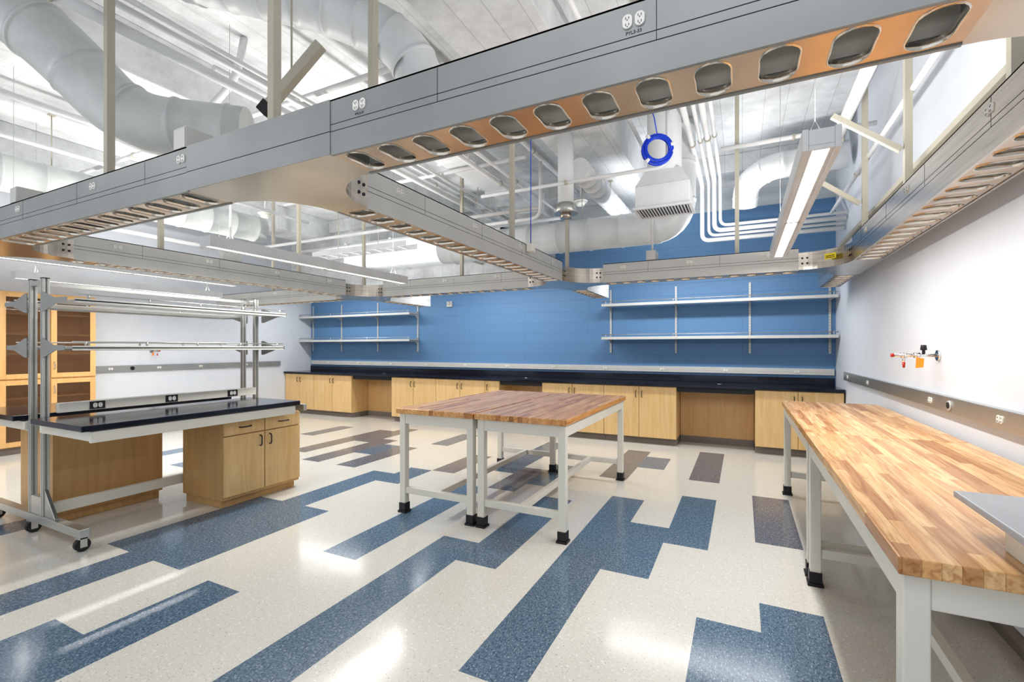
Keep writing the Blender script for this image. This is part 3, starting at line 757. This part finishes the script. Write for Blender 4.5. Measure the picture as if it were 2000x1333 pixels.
pendant(0.29, 2.26, 4.80, 'slim linear pendant lamp hanging near the white wall')
pendant(-3.85, 2.26, 4.70, 'slim linear pendant lamp hanging between two carrier arms')
pendant(-6.0, 1.62, 3.9, 'slim linear pendant lamp hanging beyond the lab bench')
pendant(-7.6, 2.3, 4.7, 'slim linear pendant lamp hanging near the tall cupboards')

# ------------------------------------------------------------------ ducts
def duct(pts, rad, lab, mat='duct', rib=0.3, rr=0.35, hang=(), seg=28):
    c = Vector(pts[0]); r = root('air_duct', lab, 'duct', c)
    P = round_path([Vector(p)-c for p in pts], rr, 8)
    MB().tube(P, rad, 0, seg, rib=rib).build('duct_body', [mat], r)
    for (x, y, z, top) in hang:
        o = Vector((x, y, z))-c
        h = MB()
        h.cyl(o+Vector((0, 0, rad*0.9)), o+Vector((0, 0, top-z)), 0.006, 0, 8)
        h.box(o.x-0.03, o.x+0.03, o.y-0.03, o.y+0.03, top-c.z-0.01, top-c.z)
        h.build('hanger', ['strut'], r)
    return r
duct([(-5.6, 0.9, 3.72), (-4.35, 1.05, 3.78), (-3.98, 1.38, 3.42), (-3.72, 1.70, 2.96), (-3.15, 2.15, 2.94)], 0.195, 'large grey spiral duct bending down above the service carrier', 'ductgrey', 0.32, 0.25, [(-4.9, 0.98, 3.75, ZC-0.001)])
duct([(-3.3, 1.8, 3.90), (-2.45, 2.25, 3.70), (-1.98, 2.50, 3.45), (-1.86, 2.56, 2.95)], 0.155, 'round painted duct bending down beneath the ceiling beam', 'duct', 0.22, 0.3, [])
duct([(-4.1, 5.95, 2.93), (-0.70, 5.95, 2.93), (-0.70, 5.95, 3.6), (-0.70, 5.95, 4.149)], 0.205, 'large white spiral duct with elbow above the worktop', 'duct', 0.42, 0.32, [(-3.5, 5.95, 2.93, ZC-0.001), (-1.9, 5.95, 2.93, 3.719)])
duct([(0.03, 7.0, 3.34), (0.05, 6.85, 3.6), (0.3, 6.65, 3.70), (1.1, 6.6, 3.70)], 0.155, 'white elbow duct near the corner', 'duct', 0.22, 0.35)
duct([(-1.62, 4.95, 3.42), (-1.60, 7.15, 3.42)], 0.12, 'small white spiral duct running towards the blue wall', 'duct', 0.2, 0.2, [(-1.61, 6.3, 3.42, 3.719)])
duct([(-7.3, 1.2, 3.35), (-7.0, 5.0, 3.35)], 0.2, 'round grey duct under the ceiling', 'ductgrey', 0.35, 0.2, [(-7.2, 2.5, 3.35, ZC-0.001)])
r = root('rectangular_duct', 'large white rectangular duct hung beneath the ceiling', 'duct', (-5.2, 6.95, 2.98))
mb = MB().box(-1.7, 1.7, -0.28, 0.28, 0, 0.46)
for x in (-1.7, -0.6, 0.5, 1.66): mb.box(x, x+0.04, -0.30, 0.30, -0.02, 0.48)
mb.build('duct_body', ['duct'], r, 0.004)
for x in (-1.2, 1.0): MB().cyl((x, -0.31, -0.02), (x, -0.31, ZC-2.98-0.001), 0.006, 0, 8).box(x-0.02, x+0.02, -0.33, 0.33, -0.045, -0.022).build('hanger', ['strut'], r)
r = root('rectangular_duct', 'white boxed duct run tight beneath the concrete ceiling', 'duct', (-3.05, 3.7, 3.64))
mb = MB().box(-0.20, 0.20, -0.25, 3.2, 0, 0.25)
for y in (-0.25, 0.9, 2.05, 3.16): mb.box(-0.22, 0.22, y, y+0.04, -0.02, 0.27)
mb.build('duct_body', ['duct'], r, 0.004)

# diffuser box
r = root('air_diffuser', 'white sheet-metal supply diffuser with louvred grille', 'vent', (-0.72, 5.0, 2.84))
mb = MB().box(-0.26, 0.26, -0.18, 0.18, 0.02, 0.24)
mb.add([(-0.26, -0.18, 0.24), (0.26, -0.18, 0.24), (0.26, 0.18, 0.24), (-0.26, 0.18, 0.24), (-0.17, -0.13, 0.40), (0.17, -0.13, 0.40), (0.17, 0.15, 0.40), (-0.17, 0.15, 0.40)], [(0, 1, 5, 4), (1, 2, 6, 5), (2, 3, 7, 6), (3, 0, 4, 7), (4, 5, 6, 7)])
mb.cyl((0, 0, 0.39), (0.0, 0, ZC-2.841), 0.17, 0, 28)
mb.build('plenum', ['duct'], r, 0.003)
mb = MB().box(-0.28, 0.28, -0.20, -0.17, 0, 0.02).box(-0.28, 0.28, 0.17, 0.20, 0, 0.02).box(-0.28, -0.25, -0.17, 0.17, 0, 0.02).box(0.25, 0.28, -0.17, 0.17, 0, 0.02).box(-0.25, 0.25, -0.17, 0.17, 0.014, 0.019, 1)
for i in range(17):
    x = -0.235+i*0.0294; mb.box(x-0.004, x+0.004, -0.17, 0.17, 0.0, 0.013)
mb.build('grille', ['pipe', 'dark'], r)

# fume extractor
r = root('fume_extractor', 'white cylindrical fume extractor drop with steel flared mouth', 'vent', (-1.70, 4.75, 2.83))
MB().cyl((0, 0, 0.16), (0, 0, 3.719-2.83), 0.085, 0, 24).build('drop_tube', ['duct'], r)
MB().cyl((0, 0, 0.16), (0, 0, 0.05), 0.085, 0, 24, r2=0.13).cyl((0, 0, 0.05), (0, 0, 0.0), 0.06, 1, 24).build('flared_mouth', ['alu', 'steel'], r)

# blue cable coil
r = root('cable_coil', 'coil of blue cable hanging from a ceiling conduit', 'cable', (-0.69, 4.38, 3.24))
mb = MB(); pts = []
tx, ty = 0.93, 0.36
for i in range(0, 8*24+1):
    a = 2*math.pi*i/24; k = i//24; rr_ = 0.118+0.012*((k*5) % 4-1.5)
    o = 0.012*((k*3) % 5-2)
    pts.append((math.cos(a)*rr_*tx-o*ty, math.cos(a)*rr_*ty+o*tx, math.sin(a)*rr_))
mb.tube(pts, 0.0065, 0, 8); mb.build('coil', ['bluecable'], r)
MB().tube([(0.0, 0, 0.12), (-0.03, 0, 0.3), (-0.09, 0.0, 0.48), (-0.09, 0, 0.909)], 0.005, 0, 6).build('cable_tail', ['bluecable'], r)
for a in (0.3, 2.2, 4.0):
    MB().cyl((math.cos(a)*0.10*tx, math.cos(a)*0.10*ty, math.sin(a)*0.10), (math.cos(a)*0.155*tx, math.cos(a)*0.155*ty-0.02, math.sin(a)*0.155), 0.018, 0, 8).build('cable_tie', ['pipe'], r)

# pipes
def pipe(pts, rad, lab='white painted conduit under the ceiling', mat='pipe', rr=0.12, grp='ceiling pipes and conduits', clamps=True):
    c = Vector(pts[0]); P = [Vector(p)-c for p in pts]
    r = root('ceiling_pipe', lab, 'pipe', c, grp)
    MB().tube(round_path(P, rr, 6), rad, 0, 12).build('pipe_run', [mat], r)
    if clamps:
        a, b_ = P[0], P[1]; L = (b_-a).length; n = max(1, int(L/2.2))
        for i in range(n):
            p = a.lerp(b_, (i+0.5)/n); d = (b_-a).normalized()
            MB().cyl(p-d*0.012, p+d*0.012, rad*1.35, 0, 12).build('clamp', ['strut'], r)
    return r
for i, (x, y0_, z, rad) in enumerate(((-3.45, 0.0, 3.42, 0.035), (-3.33, 0.0, 3.55, 0.018), (-4.3, 2.6, 3.98, 0.03), (-2.55, 3.2, 4.08, 0.02), (-2.72, 3.2, 3.5, 0.025), (-2.3, 3.3, 3.85, 0.03), (-3.55, 0.0, 3.62, 0.022), (-5.6, 1.3, 3.6, 0.03), (-6.4, 1.3, 3.5, 0.025), (-1.05, 0.0, 3.80, 0.022), (-2.45, 3.0, 3.45, 0.018))):
    pipe([(x, y0_, z), (x, 7.15 if x != -6.4 else 5.4, z)], rad)
pipe([(-4.45, 2.45, 2.75), (-4.45, 2.45, 3.35), (-3.9, 2.55, 3.75), (-3.9, 2.62, 4.14)], 0.03, clamps=False, rr=0.2)
for i, x in enumerate((-0.51, -0.42, -0.345, -0.27)):
    yd = 7.14-0.06*i; zz = 2.96+i*0.05
    pipe([(x, 1.1, 3.74), (x, yd, 3.74), (x, yd, zz), (1.15, yd, zz)], 0.03 if i % 2 == 0 else 0.02, rr=0.10)
pipe([(-2.6, 4.5, 3.12), (-0.62, 4.5, 3.12), (-0.62, 4.5, 3.85)], 0.018)
pipe([(-2.9, 5.0, 2.95), (-2.1, 5.0, 2.95), (-2.1, 5.0, 3.6)], 0.02)
for y, z in ((3.2, 3.60), (5.3, 3.50), (4.1, 3.55), (2.3, 3.62)):
    pipe([(-0.2, y, z), (1.1, y, z)], 0.022)
for y, z in ((2.95, 3.7), (4.8, 3.60), (6.3, 3.3), (5.25, 3.15), (3.5, 3.35)):
    pipe([(-7.8 if z not in (3.60, 3.35) else -6.2, y, z), (-2.2, y, z)], 0.024)
pipe([(0.75, 1.2, 3.3), (0.75, 6.3, 3.3)], 0.045, 'thick white painted pipe close to the white wall')
pipe([(0.98, 1.2, 3.1), (0.98, 6.85, 3.1)], 0.02)
pipe([(-8.8, 3.0, 3.3), (-8.8, 7.2, 3.3)], 0.04, rr=0.1)
r = root('hanging_control_box', 'small white control box on a hanging cord beside the carrier', 'switch', (-1.755, 3.95, 2.33))
MB().box(-0.03, 0.03, -0.035, 0.035, 0, 0.07).build('box', ['outlet'], r, 0.004)
MB().cyl((0, 0, 0.07), (0, 0, 3.719-2.33), 0.004, 0, 6).build('cord', ['bluecable'], r)
for (x, y, z) in ((-6.5, 4.7, 3.42), (-2.1, 6.5, 3.5)):
    r = root('ceiling_sensor', 'white round sensor on a drop rod beneath the ceiling', 'sensor', (x, y, z), 'ceiling sensors')
    MB().cyl((0, 0, 0), (0, 0, 0.05), 0.05, 0, 24, r2=0.085).cyl((0, 0, 0.05), (0, 0, 0.07), 0.10, 0, 24).build('sensor_head', ['outlet'], r)
    MB().cyl((0, 0, 0.07), (0, 0, ZC-z-0.001), 0.01, 0, 8).build('drop_rod', ['pipe'], r)
r = root('cable_tray', 'white ladder cable tray suspended beneath the ceiling', 'cable tray', (-6.6, 5.8, 3.0))
mb = MB().box(0, 2.0, -0.15, -0.135, 0, 0.08).box(0, 2.0, 0.135, 0.15, 0, 0.08)
for i in range(8): mb.box(0.05+i*0.25, 0.08+i*0.25, -0.135, 0.135, 0.01, 0.025)
mb.build('tray', ['pipe'], r)
for x in (0.3, 1.2): MB().cyl((x, 0.145, 0.08), (x, 0.145, ZC-3.001), 0.006, 0, 8).build('hanger', ['strut'], r)
for (x, y, z) in ((-4.35, yf, 2.401), (-2.45, yf, 2.401), (-0.9, yb, 2.401), (xl, 3.3, 2.401)):
    r = root('junction_box', 'grey metal junction box sitting on top of the carrier', 'electrical box', (x, y, z), 'junction boxes on the carrier')
    MB().box(-0.05, 0.05, -0.10, 0.10, 0, 0.11).box(-0.046, 0.046, -0.104, -0.10, 0.006, 0.104).build('box', ['lightgrey'], r, 0.003)
    if x not in (-2.45, -4.35): MB().cyl((0, 0, 0.11), (0, 0, zc(x)-z), 0.012, 0, 10).build('conduit', ['pipe'], r)

# ------------------------------------------------------------------ wall items
r = root('thermostat', 'small grey wall sensor box on the blue wall', 'thermostat', (-5.25, YB, 2.26))
MB().box(-0.06, 0.06, -0.05, -0.001, 0, 0.11).cyl((0, -0.05, 0.075), (0, -0.08, 0.06), 0.03, 0, 16).build('case', ['lightgrey', 'dark'], r, 0.004)
def gas(loc, s, lab):
    r = root('gas_turret', lab, 'tap', loc)
    mb = MB().cyl((0, 0, 0), (s*-0.012, 0, 0), 0.035, 0, 20).cyl((s*-0.012, 0, 0), (s*-0.24, 0, 0), 0.011, 0, 12)
    mb.cyl((s*-0.10, 0, 0), (s*-0.13, 0, 0), 0.02, 0, 6).cyl((s*-0.17, 0, 0), (s*-0.2, 0, 0), 0.02, 0, 6)
    mb.build('wall_valve', ['chrome'], r)
    MB().cyl((s*-0.08, 0, 0.01), (s*-0.08, 0, 0.035), 0.009, 0, 12).cyl((s*-0.08, 0, 0.035), (s*-0.08, 0, 0.07), 0.019, 0, 12, r2=0.015).build('knob', ['dark'], r, 0.001)
    MB().cyl((s*-0.24, 0, 0), (s*-0.255, 0, 0), 0.013, 0, 12).build('colour_index', ['red'], r, label='red plastic index cap')
    n = MB().cyl((s*-0.185, 0, 0), (s*-0.185, 0, -0.05), 0.009, 0, 12).build('nozzle', ['chrome'], r)
    MB().cyl((s*-0.185, 0, -0.05), (s*-0.185, 0, -0.085), 0.010, 0, 12, r2=0.006).build('nozzle_tip', ['red'], n)
    MB().add([(s*-0.085, -0.03, -0.02), (s*-0.125, -0.028, -0.015), (s*-0.13, -0.03, -0.085), (s*-0.09, -0.034, -0.08), (s*-0.085, -0.027, -0.02), (s*-0.125, -0.025, -0.015), (s*-0.13, -0.027, -0.085), (s*-0.09, -0.031, -0.08)], [(0, 1, 2, 3), (7, 6, 5, 4), (0, 4, 5, 1), (1, 5, 6, 2), (2, 6, 7, 3), (3, 7, 4, 0)]).build('tag', ['orange'], r)
gas((XR, 4.03, 1.39), 1, 'chrome wall tap with orange tag and black knob')
gas((XL, 4.5, 1.39), -1, 'chrome wall tap with black knob beside the tall cupboards')

# ------------------------------------------------------------------ lights, world, camera
def area(name, loc, rot, sx, sy, e, col=(1, 1, 1)):
    ld = bpy.data.lights.new(name, 'AREA'); ld.shape = 'RECTANGLE'; ld.size = sx; ld.size_y = sy; ld.energy = e; ld.color = col
    o = bpy.data.objects.new(name, ld); COL.objects.link(o); o.location = loc; o.rotation_euler = rot
    return o
area('added_fill_light', (-0.6, 6.55, 2.66), (math.radians(12), 0, 0), 2.2, 0.12, 32)  # three added fill lights to brighten the back of the room, no fixtures
area('added_fill_light', (-4.0, 6.55, 2.66), (math.radians(12), 0, 0), 2.2, 0.12, 32)
area('added_fill_light', (-7.4, 6.55, 2.66), (math.radians(12), 0, 0), 2.2, 0.12, 28)
area('added_upward_fill', (-0.6, 6.4, 2.72), (math.pi, 0, 0), 2.0, 0.12, 26)  # two added upward fills to brighten the ceiling, no fixtures
area('added_upward_fill', (-5.6, 6.4, 2.72), (math.pi, 0, 0), 3.0, 0.12, 26)
area('added_fill_light', (-0.3, -0.3, 3.7), (math.radians(10), 0, 0), 2.5, 0.8, 16)  # two added fill lights on the camera side, unseen, no fixtures
area('added_fill_light', (-5.5, -0.3, 3.7), (math.radians(10), 0, 0), 2.5, 0.8, 16)
w = bpy.data.worlds.new('world'); scene.world = w; w.use_nodes = True
w.node_tree.nodes['Background'].inputs[0].default_value = (0.93, 0.96, 1.0, 1)
w.node_tree.nodes['Background'].inputs[1].default_value = 0.82

cd = bpy.data.cameras.new('camera'); cam = bpy.data.objects.new('camera', cd); COL.objects.link(cam)
cam.location = (0, 0, 1.44); cam.rotation_euler = (math.radians(90), 0, math.radians(26.26))
cd.sensor_width = 36; cd.lens = 912/2000*36; cd.shift_y = 0.00675; cd.clip_start = 0.02
scene.camera = cam
